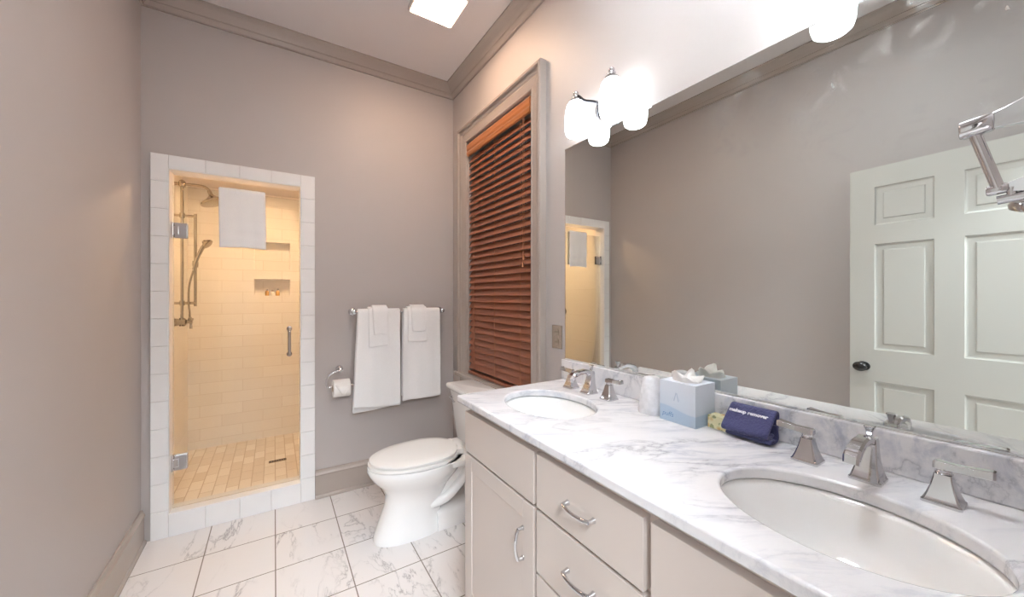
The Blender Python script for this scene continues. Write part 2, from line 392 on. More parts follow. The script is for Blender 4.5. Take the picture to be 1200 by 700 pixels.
# hall behind the doorway
bm = BM(); box(bm, -1.1, 1.1, -2.0, YF-.12, -.06, 0); struct('floor_hall', bm, 'floor')
bm = BM(); box(bm, -1.1, 1.1, -2.0, YF-.12, 2.75, 2.8); struct('ceiling_hall', bm, 'ceil')
for nm, a in (('wall_hall_left', (-1.2, -1.1, -2.0, YF-.12)), ('wall_hall_right', (1.1, 1.2, -2.0, YF-.12)), ('wall_hall_back', (-1.2, 1.2, -2.1, -2.0))):
    struct(nm, box(BM(), *a, 0, 2.75), 'wall')
bm = BM(); box(bm, -1.1, XL-.1, YF-.13, YF-.02, 0, 2.75); box(bm, XR+.1-.4, 1.1, YF-.16, YF-.121, 0, 2.75); struct('wall_hall_front', bm, 'wall')
# crown moulding, mitred
crown = [(0, 0), (.090, 0), (.090, -.010), (.080, -.014), (.066, -.022), (.048, -.038), (.036, -.052), (.031, -.054), (.031, -.060), (.024, -.064), (.017, -.072), (.013, -.078), (.013, -.086), (0, -.086)]
for k, (p0, p1, u) in enumerate((((XL, YB, ZC), (XR, YB, ZC), (0, -1, 0)), ((XR, YB, ZC), (XR, YF, ZC), (-1, 0, 0)),
                                 ((XL, YF, ZC), (XL, YB, ZC), (1, 0, 0)), ((XR, YF, ZC), (XL, YF, ZC), (0, 1, 0)))):
    struct('trim_%d' % (k+1), extrude_profile(BM(), crown, p0, p1, u, (0, 0, 1), 1, 1), 'trim')
base = [(0, 0), (.026, 0), (.026, .012), (.022, .020), (.016, .022), (.016, .150), (.020, .153), (.020, .160), (.013, .172), (.009, .187), (0, .187)]
struct('baseboard_left', extrude_profile(BM(), base, (XL, .0, 0), (XL, YB-.014, 0), (1, 0, 0), (0, 0, 1)), 'trim')
struct('baseboard_back', extrude_profile(BM(), base, (.233, YB, 0), (XR, YB, 0), (0, -1, 0), (0, 0, 1), 0, 1), 'trim')
struct('baseboard_right', extrude_profile(BM(), base, (XR, YB, 0), (XR, 1.42, 0), (-1, 0, 0), (0, 0, 1), 1, 0), 'trim')
# door casing of the doorway behind the camera
bm = BM(); box(bm, DOORW[0]-.09, DOORW[0], YF-.13, YF+.018, 0, 2.21, .004); box(bm, DOORW[1], DOORW[1]+.09, YF-.13, YF+.018, 0, 2.21, .004); box(bm, DOORW[0], DOORW[1], YF-.13, YF+.018, 2.12, 2.21, .004)
struct('trim_5', bm, 'trim')

# tiled surround of the shower opening (trim) : single tiles over a grout bed
def tiled_bar(bm, x0, x1, z0, z1, horizontal, y0=YB-.016, y1=YB-.009):
    L = (x1-x0) if horizontal else (z1-z0); n = max(1, round(L/.153)); s = L/n
    for k in range(n):
        a, b = k*s+.0008, (k+1)*s-.0008
        if horizontal: box(bm, x0+a, x0+b, y0, y1, z0+.0008, z1-.0008, .002, 1)
        else: box(bm, x0+.0008, x1-.0008, y0, y1, z0+a, z0+b, .002, 1)
FX0, FX1, OX0, OX1, OZ0, OZ1, FZ1 = -.578, .232, -.502, .149, .126, 2.083, 2.160
bm = BM()
for x0, x1, z0, z1 in ((FX0, OX0, 0, FZ1), (OX1, FX1, 0, FZ1), (OX0, OX1, OZ1, FZ1), (OX0, OX1, 0, OZ0)):
    box(bm, x0, x1, YB-.009, YB+.108, z0, z1)
struct('trim_6', bm, 'grout')
bm = BM()
tiled_bar(bm, FX0, OX0, 0, FZ1, False); tiled_bar(bm, OX1, FX1, 0, FZ1, False)
tiled_bar(bm, OX0, OX1, OZ1, FZ1, True); tiled_bar(bm, OX0, OX1, 0, OZ0, True)
# glazed reveal tiles and the sill slab of the curb
box(bm, OX0, OX0+.003, YB-.014, YB+.11, OZ0, OZ1); box(bm, OX1-.003, OX1, YB-.014, YB+.11, OZ0, OZ1)
box(bm, OX0, OX1, YB-.014, YB+.11, OZ1-.003, OZ1); box(bm, OX0, OX1, YB-.018, YB+.11, OZ0, OZ0+.006, .002, 1)
struct('trim_7', bm, 'tile')

# ------------------------------------------------------------------ shower room
SX0, SX1, SY0, SY1, SZ0, SZ1 = -.625, .95, YB+.108, 4.20, .03, 2.317
struct('floor_shower', box(BM(), SX0-.1, SX1+.1, SY0, SY1+.2, SZ0-.09, SZ0), 'mosaic')
struct('ceiling_shower', box(BM(), SX0-.1, SX1+.1, SY0, SY1+.2, SZ1, SZ1+.06), 'ceil')
struct('wall_shower_left', box(BM(), SX0-.1, SX0, SY0, SY1+.2, SZ0, SZ1), 'subway_y')
struct('wall_shower_right', box(BM(), SX1, SX1+.1, SY0, SY1+.2, SZ0, SZ1), 'subway_y')
bm = holes_boxes(BM(), 'y', SY0-.001, SY0+.02, SX0, SX1, SZ0, SZ1, [(OX0, OX1, SZ0, OZ1)]); struct('wall_shower_front', bm, 'subway_x')
NX0, NX1 = -.155, .131
bm = holes_boxes(BM(), 'y', SY1, SY1+.10, SX0, SX1, SZ0, SZ1, [(NX0, NX1, 1.365, 1.52), (NX0, NX1, 1.61, 1.87)])
box(bm, NX0-.05, NX1+.05, SY1+.10, SY1+.12, 1.3, 1.95); struct('wall_shower_back', bm, 'subway_x')

# ------------------------------------------------------------------ window: casing, jamb, sash, glass (setting)
y0, y1, z0, z1 = WIN
CW = .118
cas = [(0, 0), (0, .040), (.012, .046), (.020, .044), (.022, .030), (.040, .027), (.050, .020), (.060, .024), (.100, .017), (.112, .022), (CW, .016), (CW, 0)]   # (from outer edge inwards, proud of wall)
bm = BM()
def casing_run(p0, p1, inward, m0, m1):
    extrude_profile(bm, cas, p0, p1, inward, (-1, 0, 0), m0, m1)
Yo0, Yo1, Zt = y0-CW, y1+CW, z1+CW
casing_run((XR, Yo0, z0-.02), (XR, Yo0, Zt), (0, 1, 0), 0, 1)
casing_run((XR, Yo1, z0-.02), (XR, Yo1, Zt), (0, -1, 0), 0, 1)
casing_run((XR, Yo0, Zt), (XR, Yo1, Zt), (0, 0, -1), 1, 1)
win = struct('window_1', bm, 'trim')
bm = BM(); box(bm, XR-.055, XR+.10, Yo0-.02, min(Yo1+.02, YB), z0-.05, z0-.02, .006); box(bm, XR-.018, XR, Yo0, Yo1, z0-.13, z0-.05, .003)
link('window_sill', bm, 'trim', win)
bm = BM()
box(bm, XR+.0, XR+.12, y0, y0+.012, z0-.02, z1); box(bm, XR+.0, XR+.12, y1-.012, y1, z0-.02, z1); box(bm, XR, XR+.12, y0, y1, z1-.012, z1)
link('window_jamb', bm, 'trim', win)
bm = BM()
for a in ((y0+.012, y0+.06, z0, z1-.012), (y1-.06, y1-.012, z0, z1-.012), (y0+.06, y1-.06, z0, z0+.06), (y0+.06, y1-.06, z1-.07, z1-.012), (y0+.06, y1-.06, 1.64, 1.68)):
    box(bm, XR+.085, XR+.115, *a, .003)
link('window_sash', bm, 'trim', win)
link('window_pane', box(BM(), XR+.098, XR+.102, y0+.05, y1-.05, z0+.05, z1-.06), 'pane', win)

# ------------------------------------------------------------------ room door, swung open against the left wall
DW, DH, DT = .795, 2.10, .036
phi = radians(90+5)                             # leaf direction from the hinge
hinge = Vector((-.435, .01, .008))
door = bpy.data.objects.new('door_1', None); COL.objects.link(door); door.location = hinge; door.rotation_euler = (0, 0, phi); door['kind'] = 'structure'
# local x runs from hinge to knob edge ; local -y faces the mirror (room side)
rows = [(.235, .862), (1.044, 1.655), (1.764, 1.985)]
cols = [(.112, .343), (.446, .683)]
bm = BM()
for side in (-1, 1):
    yf = side*DT/2
    xs = sorted({0, DW, *[c for q in cols for c in q]}); zs = sorted({0, DH, *[c for q in rows for c in q]})
    for a, b in zip(xs, xs[1:]):
        for c, d in zip(zs, zs[1:]):
            if (a, b) in cols and (c, d) in rows:
                ring = lambda ins, dep: [(a+ins, yf-side*dep, c+ins), (b-ins, yf-side*dep, c+ins), (b-ins, yf-side*dep, d-ins), (a+ins, yf-side*dep, d-ins)]
                loft(bm, [ring(0, 0), ring(.004, .008), ring(.010, .010), ring(.034, .010), ring(.038, .0055), ring(.041, .005)], cap=False)
                bm.faces.new([bm.verts.new(p) for p in ring(.041, .005)])
            else:
                bm.faces.new([bm.verts.new(p) for p in ((a, yf, c), (b, yf, c), (b, yf, d), (a, yf, d))])
h = DT/2
for q in (((0, -h, 0), (0, h, 0), (0, h, DH), (0, -h, DH)), ((DW, -h, 0), (DW, h, 0), (DW, h, DH), (DW, -h, DH)), ((0, -h, 0), (DW, -h, 0), (DW, h, 0), (0, h, 0)), ((0, -h, DH), (DW, -h, DH), (DW, h, DH), (0, h, DH))):
    bm.faces.new([bm.verts.new(p) for p in q])
bmesh.ops.remove_doubles(bm, verts=bm.verts[:], dist=1e-5)
link('door_leaf', bm, 'doorp', door, local=True)
bm = BM(); s = -1
lathe(bm, [(.001, 0), (.026, 0), (.030, .003), (.028, .008), (.012, .010), (.010, .026), (.018, .030), (.027, .038), (.030, .048), (.025, .058), (.012, .063), (.001, .064)], (DW-.062, s*h, .942), (0, s, 0), 24, sx=1.12, sy=.92)
o = link('door_knob', bm, 'black', door, local=True, smooth=60); o['label'] = 'black oval knob'
bm = BM(); box(bm, DW-.001, DW+.0015, -.012, .012, .90, .98); link('latch_plate', bm, 'nickel', door, local=True)
bm = BM()
for zc in (.25, 1.05, 1.85): tube(bm, [(-.004, -h-.004, zc-.045), (-.004, -h-.004, zc+.045)], .006, 10)
link('door_hinges', bm, 'nickel', door, local=True, smooth=50)

# ------------------------------------------------------------------ vanity cabinet
CX, FXV = .690, .665
VY0, VY1 = YF+.002, 1.410
van = thing('vanity_cabinet', (.95, .68, 0), 'long greige painted double vanity cabinet with chrome pulls under the marble countertop', 'vanity')
bm = BM()
for a in ((CX, XR-.001, VY1-.018, VY1, .10, .918), (CX, XR-.001, VY0, VY0+.018, .10, .918), (XR-.012, XR-.001, VY0+.018, VY1-.018, .10, .918),
          (CX, XR-.012, VY0+.018, VY1-.018, .10, .118), (CX, CX+.018, VY0+.018, VY1-.018, .118, .918),
          (CX+.018, XR-.012, .904, .922, .118, .72), (CX+.018, XR-.012, .503, .521, .118, .72)): box(bm, *a)
link('carcass', bm, 'cab', van)
link('toe_kick', box(BM(), .745, XR-.001, VY0, VY1-.005, 0, .10), 'cab', van)
def pull(parent, y, z, vertical=False):
    bm = BM(); L = .048
    d = Vector((0, 0, 1)) if vertical else Vector((0, 1, 0)); c = Vector((FXV, y, z))
    for s in (-1, 1):
        tube(bm, [c+d*(s*L), c+d*(s*L)+Vector((-.006, 0, 0)), c+d*(s*L*.99)+Vector((-.020, 0, 0))], [.008, .0062, .0055], 12)
    pts = [c+d*(L*t)+Vector((-.018-.010*(1-t*t)**.8, 0, 0)) for t in [k/8-1 for k in range(17)]]
    tube(bm, pts, [.0058-.0012*(1-abs(k/8-1)) for k in range(17)], 10)
    o = link('pull', bm, 'chrome', parent, smooth=60); o['label'] = 'polished chrome bow pull'; return o
def front(name, ya, yb, za, zb, panel=False):
    bm = BM()
    if not panel: box(bm, FXV, CX, ya, yb, za, zb, .0012)
    else:
        w = .058
        box(bm, FXV, CX, ya, ya+w, za, zb, .002); box(bm, FXV, CX, yb-w, yb, za, zb, .002)
        box(bm, FXV, CX, ya+w, yb-w, za, za+w, .002); box(bm, FXV, CX, ya+w, yb-w, zb-w, zb, .002)
        box(bm, FXV+.004, CX, ya+w-.002, yb-w+.002, za+w-.002, zb-w+.002, .001)
    return link(name, bm, 'cab', van)
front('false_drawer_front', .921, 1.402, .728, .888)
d = front('cabinet_door', .921, 1.402, .115, .718, True); pull(d, .978, .580, True)
for za, zb in ((.728, .888), (.534, .718), (.330, .526), (.115, .322)):
    d = front('drawer', .521, .906, za, zb); pull(d, .715, (za+zb)/2)
front('false_drawer_front', .012, .502, .728, .888)
d = front('cabinet_door', .012, .502, .115, .718, True); pull(d, .085, .580, True)

# ------------------------------------------------------------------ marble countertop with two oval cut-outs, backsplash
CT0, CT1, CTX = .919, .948, .645
CY0, CY1 = YF+.002, 1.440
SINKS = [(.905, 1.150), (.905, .265)]
SA, SB = .158, .205                              # half sizes x, y
bm = BM()
def oval(cx, cy, a, b, n=64): return [(cx+a*cos(2*pi*k/n), cy+b*sin(2*pi*k/n)) for k in range(n)]
def loop_edges(pts, z):
    v = [bm.verts.new((x, y, z)) for x, y in pts]; return [bm.edges.new((v[i], v[(i+1) % len(v)])) for i in range(len(v))]
es = []
rim = [(CTX, CY0), (XR-.001, CY0), (XR-.001, CY1), (CTX, CY1)]
sub = []
for i in range(4):
    a, b = rim[i], rim[(i+1) % 4]
    for k in range(16): sub.append((a[0]+(b[0]-a[0])*k/16, a[1]+(b[1]-a[1])*k/16))
es += loop_edges(sub, CT1)
for cx, cy in SINKS: es += loop_edges(oval(cx, cy, SA, SB), CT1)
g = bmesh.ops.triangle_fill(bm, edges=es, use_beauty=True, use_dissolve=False)
fs = [f for f in bm.faces]
ex = bmesh.ops.extrude_face_region(bm, geom=fs)
bmesh.ops.translate(bm, vec=(0, 0, CT0-CT1), verts=[v for v in ex['geom'] if isinstance(v, bmesh.types.BMVert)])
ct = link('countertop', bm, 'marble', bevel=.006, smooth=35)
tag(ct, 'white marble countertop with blue-grey veins and two oval basin openings', 'countertop')
bm = BM(); box(bm, XR-.021, XR-.001, CY0, CY1+.004, CT1, 1.046, .004)
tag(link('backsplash', bm, 'marble'), 'low white marble backsplash strip standing on the counter under the mirror', 'backsplash')

# undermount basins
def basin(cx, cy, label):
    t = thing('sink_basin', (cx, cy, CT0-.14), label, 'sink', 'undermount oval basins')
    bm = BM()
    prof = [(1.09, 0), (1.03, -.001), (1.0, -.010), (.975, -.035), (.91, -.075), (.78, -.108), (.55, -.126), (.25, -.134), (.10, -.137)]
    loft(bm, [[(cx+SA*s*cos(2*pi*k/56), cy+SB*s*sin(2*pi*k/56), CT0-.005+z) for k in range(56)] for s, z in prof], cap=False)
    bm.faces.new([bm.verts.new((cx+SA*.1*cos(2*pi*k/56), cy+SB*.1*sin(2*pi*k/56), CT0-.142)) for k in range(56)])
    bmesh.ops.remove_doubles(bm, verts=bm.verts[:], dist=1e-5)
    link('bowl', bm, 'ceramic', t, smooth=180, solid=.006)
    bm = BM(); lathe(bm, [(.024, 0), (.024, .003), (.017, .004), (.015, .001), (.006, .002), (.001, .002)], (cx, cy, CT0-.1405), n=24)
    link('drain_ring', bm, 'chrome', t, smooth=50)
basin(*SINKS[0], 'oval white ceramic basin sunk in the counter at its far end, near the window')
basin(*SINKS[1], 'oval white ceramic basin sunk in the counter nearest the camera, right of the navy cloth')

# widespread faucets
def sq(cx, cy, z, hx, hy, cut=.18):
    c = cut; P = []
    for sx, sy in ((1, 1), (-1, 1), (-1, -1), (1, -1)):
        a = (cx+sx*hx, cy+sy*hy*(1-c)); b = (cx+sx*hx*(1-c), cy+sy*hy)
        P += [a, b] if sx*sy > 0 else [b, a]
    return [(x, y, z) for x, y in P]
def faucet(cy, label):
    x = 1.133; Z = CT1
    t = thing('widespread_faucet', (x, cy, Z), label, 'faucet', 'chrome widespread faucets')
    for s in (1, -1):
        y = cy+s*.113; bm = BM()
        loft(bm, [sq(x, y, Z+z, h_, h_, .14) for z, h_ in ((0, .028), (.005, .028), (.008, .0255), (.018, .0215), (.034, .0165), (.050, .0130), (.058, .0122))])
        lathe(bm, [(.0115, .058), (.0125, .060), (.0115, .063), (.0125, .066), (.0110, .070), (.002, .0705)], (x, y, Z), n=20)
        hb = link('handle', bm, 'chrome', t, smooth=28)
        bm = BM()
        ring = lambda yy, hz, hx, zz: [(x-hx, yy, zz-hz), (x+hx, yy, zz-hz), (x+hx*.8, yy, zz+hz), (x-hx*.8, yy, zz+hz)]
        loft(bm, [ring(y-s*.014, .0065, .0095, Z+.0742), ring(y-s*.010, .008, .0115, Z+.0745), ring(y+s*.025, .0065, .0105, Z+.0755), ring(y+s*.062, .008, .0125, Z+.079), ring(y+s*.066, .0065, .011, Z+.079)])
        link('lever', bm, 'chrome', hb, bevel=.0015)
    bm = BM()
    loft(bm, [sq(x+dx, cy, Z+z, hx, hy, .14) for z, dx, hx, hy in ((0, 0, .030, .028), (.005, 0, .030, .028), (.008, 0, .0275, .0255), (.02, .002, .023, .022), (.04, .006, .017, .0175), (.065, .010, .013, .0150), (.085, .011, .0115, .0140), (.094, .010, .010, .013))])
    path = [(.014, .078, .012, .0128), (-.005, .090, .011, .0125), (-.030, .096, .009, .0125), (-.060, .094, .009, .0130), (-.088, .085, .0105, .0140), (-.104, .072, .0105, .0140), (-.108, .060, .009, .0132)]
    rings = []
    for i, (px, pz, ht, hw) in enumerate(path):
        a = path[max(i-1, 0)]; b = path[min(i+1, len(path)-1)]
        d = Vector((b[0]-a[0], 0, b[1]-a[1])).normalized(); nrm = Vector((d.z, 0, -d.x))
        c = Vector((x+px, cy, Z+pz)); v = Vector((0, 1, 0))
        rings.append([c+v*hw*.7+nrm*ht, c+v*hw+nrm*ht*.5, c+v*hw-nrm*ht*.5, c+v*hw*.7-nrm*ht, c-v*hw*.7-nrm*ht, c-v*hw-nrm*ht*.5, c-v*hw+nrm*ht*.5, c-v*hw*.7+nrm*ht])
    loft(bm, rings)
    sp = link('spout', bm, 'chrome', t, smooth=32)
    bm = BM(); loft(bm, [sq(x+.013, cy, Z+z, h_, h_, .3) for z, h_ in ((.088, .005), (.098, .0045), (.108, .0065), (.117, .0095), (.119, .0085))])
    link('lift_rod', bm, 'chrome', sp, smooth=30)
faucet(1.165, 'chrome three-piece faucet behind the far basin by the window')
faucet(.278, 'chrome three-piece faucet behind the basin nearest the camera')

# ------------------------------------------------------------------ wall mirror
t = thing('wall_mirror', (XR, .69, 1.047), 'large frameless wall mirror with faint smudges above the vanity backsplash', 'mirror')
bm = BM(); my0, my1, mz0, mz1, bw = YF+.002, 1.434, 1.047, 2.098, .010
ring = lambda ins, xx: [(xx, my0+ins, mz0+ins), (xx, my1-ins, mz0+ins), (xx, my1-ins, mz1-ins), (xx, my0+ins, mz1-ins)]
loft(bm, [ring(0, XR-.0005), ring(0, XR-.0045), ring(bw*.5, XR-.006)])
link('mirror_glass', bm, 'mirror', t)

# ------------------------------------------------------------------ wall sconces
def sconce(yc, label):
    t = thing('vanity_sconce', (XR, yc, 2.10), label, 'wall light', 'two-light chrome sconces')
    xs = XR-.078; zt = 2.245
    bm = BM(); lathe(bm, [(.056, 0), (.056, .006), (.050, .012), (.034, .015), (.030, .022), (.016, .026), (.012, .040), (.001, .041)], (XR-.0005, yc, 2.200), (-1, 0, 0), 32, sx=1, sy=1)
    tube(bm, spline([(XR-.035, yc, 2.200), (XR-.045, yc, 2.180), (XR-.040, yc, 2.155), (XR-.032, yc, 2.140)], 5), [.007]*10+[.009]*5+[.004], 12)
    bp = link('backplate', bm, 'chrome_glare_dark', t, smooth=45)
    for s in (1, -1):
        y = yc+s*.106
        bm = BM(); tube(bm, spline([(XR-.038, yc, 2.205), (XR-.055, yc+s*.025, 2.218), (XR-.070, yc+s*.058, 2.232), (xs, y-s*.018, 2.262), (xs, y, 2.268)], 6), .0062, 12)
        link('arm', bm, 'chrome_glare_dark', t, smooth=60)
        bm = BM(); lathe(bm, [(.004, .002), (.027, .002), (.028, .010), (.021, .016), (.017, .022), (.018, .027), (.011, .031), (.010, .035), (.013, .040), (.012, .046), (.006, .050), (.001, .051)], (xs, y, zt-.004), n=24)
        link('shade_holder', bm, 'chrome', t, smooth=50)
        bm = BM(); lathe(bm, [(.020, 0), (.031, -.004), (.040, -.016), (.046, -.038), (.050, -.070), (.051, -.105), (.049, -.132), (.044, -.150), (.036, -.157), (.030, -.156)], (xs, y, zt), n=32)
        o = link('lamp_shade', bm, 'shade', t, smooth=180); o['label'] = 'glowing frosted white glass shade'
sconce(1.166, 'two-light chrome wall sconce above the far end of the mirror, by the window')
sconce(.286, 'two-light chrome wall sconce at the top edge above the near end of the mirror')

# ------------------------------------------------------------------ ceiling lamp and an added fill fixture
def ceiling_lamp(lx0, lx1, ly0, ly1, mat, label):
    t = thing('ceiling_light', ((lx0+lx1)/2, (ly0+ly1)/2, ZC), label, 'ceiling light')
    bm = BM()
    for a in ((lx0, lx0+.012, ly0, ly1), (lx1-.012, lx1, ly0, ly1), (lx0+.012, lx1-.012, ly0, ly0+.012), (lx0+.012, lx1-.012, ly1-.012, ly1)):
        box(bm, *a, ZC-.034, ZC)
    link('housing', bm, 'ceil', t, bevel=.002)
    link('diffuser', box(BM(), lx0+.010, lx1-.010, ly0+.010, ly1-.010, ZC-.038, ZC-.010, .006), mat, t)
ceiling_lamp(.655, .925, 1.89, 2.148, 'diffuser', 'square warm ceiling light with a glowing diffuser above the window end of the room')
ceiling_lamp(.46, .73, .50, .77, 'fill_diffuser', 'square white fill light added out of view over the doorway end of the room')  # fixture added out of view to brighten the room
# recessed shower lamp
t = thing('recessed_light', (-.02, 3.45, SZ1), 'round recessed warm light in the shower ceiling', 'ceiling light')
link('trim_ring', lathe(BM(), [(.062, 0), (.085, 0), (.085, -.004), (.062, -.006)], (-.02, 3.45, SZ1), n=32, cap=False), 'ceil', t)
link('lens', lathe(BM(), [(.063, -.001), (.063, -.003), (.001, -.003)], (-.02, 3.45, SZ1), n=32), 'can', t)

# ------------------------------------------------------------------ wooden blind
t = thing('wooden_blind', (XR, 2.12, .785), 'orange-brown wooden venetian blind with valance, closed over the window', 'blind')
bx = XR+.012; by0, by1 = y0+.014, y1-.014
bm = BM()
extrude_profile(bm, [(0, 0), (.012, .004), (.016, .022), (.012, .036), (.016, .050), (.016, .078), (.012, .086), (.004, .092), (0, .092)], (bx-.018, by0, 2.405), (bx-.018, by1, 2.405), (-1, 0, 0), (0, 0, 1))
box(bm, bx-.018, bx+.03, by0, by1, 2.455, 2.497)
link('valance', bm, 'valance', t)
bm = BM(); n = 35; pitch = (2.40-.822)/n; ang = radians(64); wd = .050
for k in range(n):
    zc = .835+pitch*k+.012; ring = []
    for yy in (by0, by1):
        r = []
        for (u, w) in ((-.5, -.0016), (.5, -.0016), (.5, .0016), (-.5, .0016)):
            # room-side edge hangs low
            r.append((bx+u*wd*cos(ang)-w*sin(ang), yy, zc+u*wd*sin(ang)+w*cos(ang)))
        ring.append(r)
    loft(bm, ring)
link('slats', bm, 'wood', t)
link('bottom_rail', box(BM(), bx-.022, bx+.022, by0, by1, .786, .806, .003), 'wood', t)
bm = BM()
for yy in (by0+.10, (by0+by1)/2, by1-.10):
    for dx in (-.024, .022): tube(bm, [(bx+dx, yy, .80), (bx+dx, yy, 2.41)], .0011, 6)
link('ladder_cords', bm, 'cord', t)
bm = BM()
for dy, zb in ((.045, 1.60), (.058, 1.56)):
    tube(bm, [(bx-.036, by0+dy, 2.41), (bx-.036, by0+dy, zb)], .0013, 6)
    lathe(bm, [(.002, .03), (.005, .022), (.007, .004), (.005, 0), (.001, 0)], (bx-.036, by0+dy, zb-.03), n=12)
link('pull_cords', bm, 'cord', t)

# ------------------------------------------------------------------ toilet
TY = 2.150
toilet = thing('toilet', (.80, TY, 0), 'white two-piece elongated toilet with closed lid between the vanity and the back wall', 'toilet')
def egg(xf, xb, hw, z, n=40, pw=2.0, ratio=.58):
    xc = xf+(xb-xf)*ratio; P = []
    for k in range(n):
        th = 2*pi*k/n; c, s = cos(th), sin(th)
        e = 2/pw
        cx_ = (abs(c)**e)*(1 if c >= 0 else -1); sx_ = (abs(s)**e)*(1 if s >= 0 else -1)
        P.append((xc+(cx_*(xb-xc) if c >= 0 else cx_*(xc-xf)), TY+hw*sx_, z))
    return P
bm = BM()
loft(bm, [egg(*a) for a in ((.463, .86, .112, 0, 40, 2.5), (.463, .86, .112, .012, 40, 2.5), (.468, .855, .109, .03, 40, 2.5), (.495, .85, .102, .10, 40, 2.4), (.525, .86, .100, .19, 40, 2.3), (.530, .89, .116, .25, 40, 2.2), (.500, .93, .146, .295), (.462, .965, .172, .335), (.440, .985, .186, .37), (.431, .99, .191, .395), (.433, .99, .190, .408))])
# rear foot, trapway bend and tank deck
loft(bm, [[(xx, TY+s*hw, z) for xx, s in ((.80, 1), (1.13, 1), (1.16, .6), (1.16, -.6), (1.13, -1), (.80, -1))] for z, hw in ((0, .105), (.085, .102), (.105, .085))])
tube(bm, spline([(.66, TY, .19), (.76, TY, .165), (.86, TY, .19), (.93, TY, .255), (1.0, TY, .315), (1.07, TY, .27), (1.10, TY, .16), (1.10, TY, .05)], 5), [.085]*8+[.080]*28, 20)
for yy in (-1, 1):
    tube(bm, spline([(.76, TY+yy*.07, .155), (.86, TY+yy*.08, .175), (.94, TY+yy*.085, .24), (1.02, TY+yy*.085, .32), (1.10, TY+yy*.08, .37)], 5), [.030]*21, 14)
loft(bm, [[(xx, TY+s*hw, z) for xx, s in ((.84, .95), (.93, 1.0), (1.20, 1), (1.205, .9), (1.205, -.9), (1.20, -1), (.93, -1.0), (.84, -.95))] for z, hw in ((.355, .120), (.372, .168), (.402, .176), (.408, .172))])
link('bowl', bm, 'ceramic', toilet, smooth=50)
for yy in (-1, 1):
    bm = BM(); lathe(bm, [(.013, 0), (.013, .006), (.009, .014), (.001, .016)], (1.06, TY+yy*.085, .104), n=14)
    link('bolt_cap', bm, 'seat', toilet, smooth=60)
bm = BM(); out = [egg(.436, .955, .187, z, 48, 2.15) for z in (.4105, .414, .427, .430)]
out[0] = egg(.442, .95, .181, .4105, 48, 2.15); out[3] = egg(.444, .95, .179, .4295, 48, 2.15); out[0] = egg(.448, .95, .175, .4105, 48, 2.15)
loft(bm, out)
seat = link('seat', bm, 'seat', toilet, smooth=40)
bm = BM(); loft(bm, [egg(.452, .945, .172, .4345, 48, 2.15), egg(.443, .95, .182, .4375, 48, 2.15), egg(.443, .95, .182, .447, 48, 2.15), egg(.455, .945, .170, .4535, 48, 2.15), egg(.50, .92, .13, .4565, 48, 2.1), egg(.60, .87, .06, .4575, 48, 2)])
link('seat_lid', bm, 'seat', toilet, smooth=40)
for yy in (-.075, .075):
    link('seat_hinge', box(BM(), .925, .965, TY+yy-.018, TY+yy+.018, .408, .446, .006), 'seat', toilet)
def rrect(x0, x1, hy, z, r=.03, n=5, bow=0):
    P = []
    for (cx, cy, a0) in ((x1-r, TY+hy-r, 0), (x0+r, TY+hy-r, 90), (x0+r, TY-hy+r, 180), (x1-r, TY-hy+r, 270)):
        for k in range(n):
            a = radians(a0+90*k/(n-1)); P.append((cx+r*cos(a), cy+r*sin(a), z))
    return P
bm = BM(); loft(bm, [rrect(1.040, 1.205, .180, .409), rrect(1.035, 1.208, .186, .43), rrect(1.020, 1.212, .205, .58), rrect(1.008, 1.214, .220, .70), rrect(1.000, 1.215, .228, .737)])
link('tank', bm, 'ceramic', toilet, smooth=40)
bm = BM(); loft(bm, [rrect(.992, 1.218, .232, .7375), rrect(.984, 1.220, .238, .745), rrect(.980, 1.221, .241, .762), rrect(.984, 1.219, .238, .771), rrect(1.0, 1.21, .225, .774)])
link('tank_lid', bm, 'ceramic', toilet, smooth=40)
bm = BM(); lathe(bm, [(.012, 0), (.012, .008), (.006, .012), (.005, .018)], (1.004, TY+.16, .69), (-1, 0, 0), 16); tube(bm, [(.985, TY+.165, .69), (.983, TY+.12, .685), (.983, TY+.085, .678)], [.006, .0055, .007], 10)
link('flush_lever', bm, 'chrome', toilet, smooth=50)

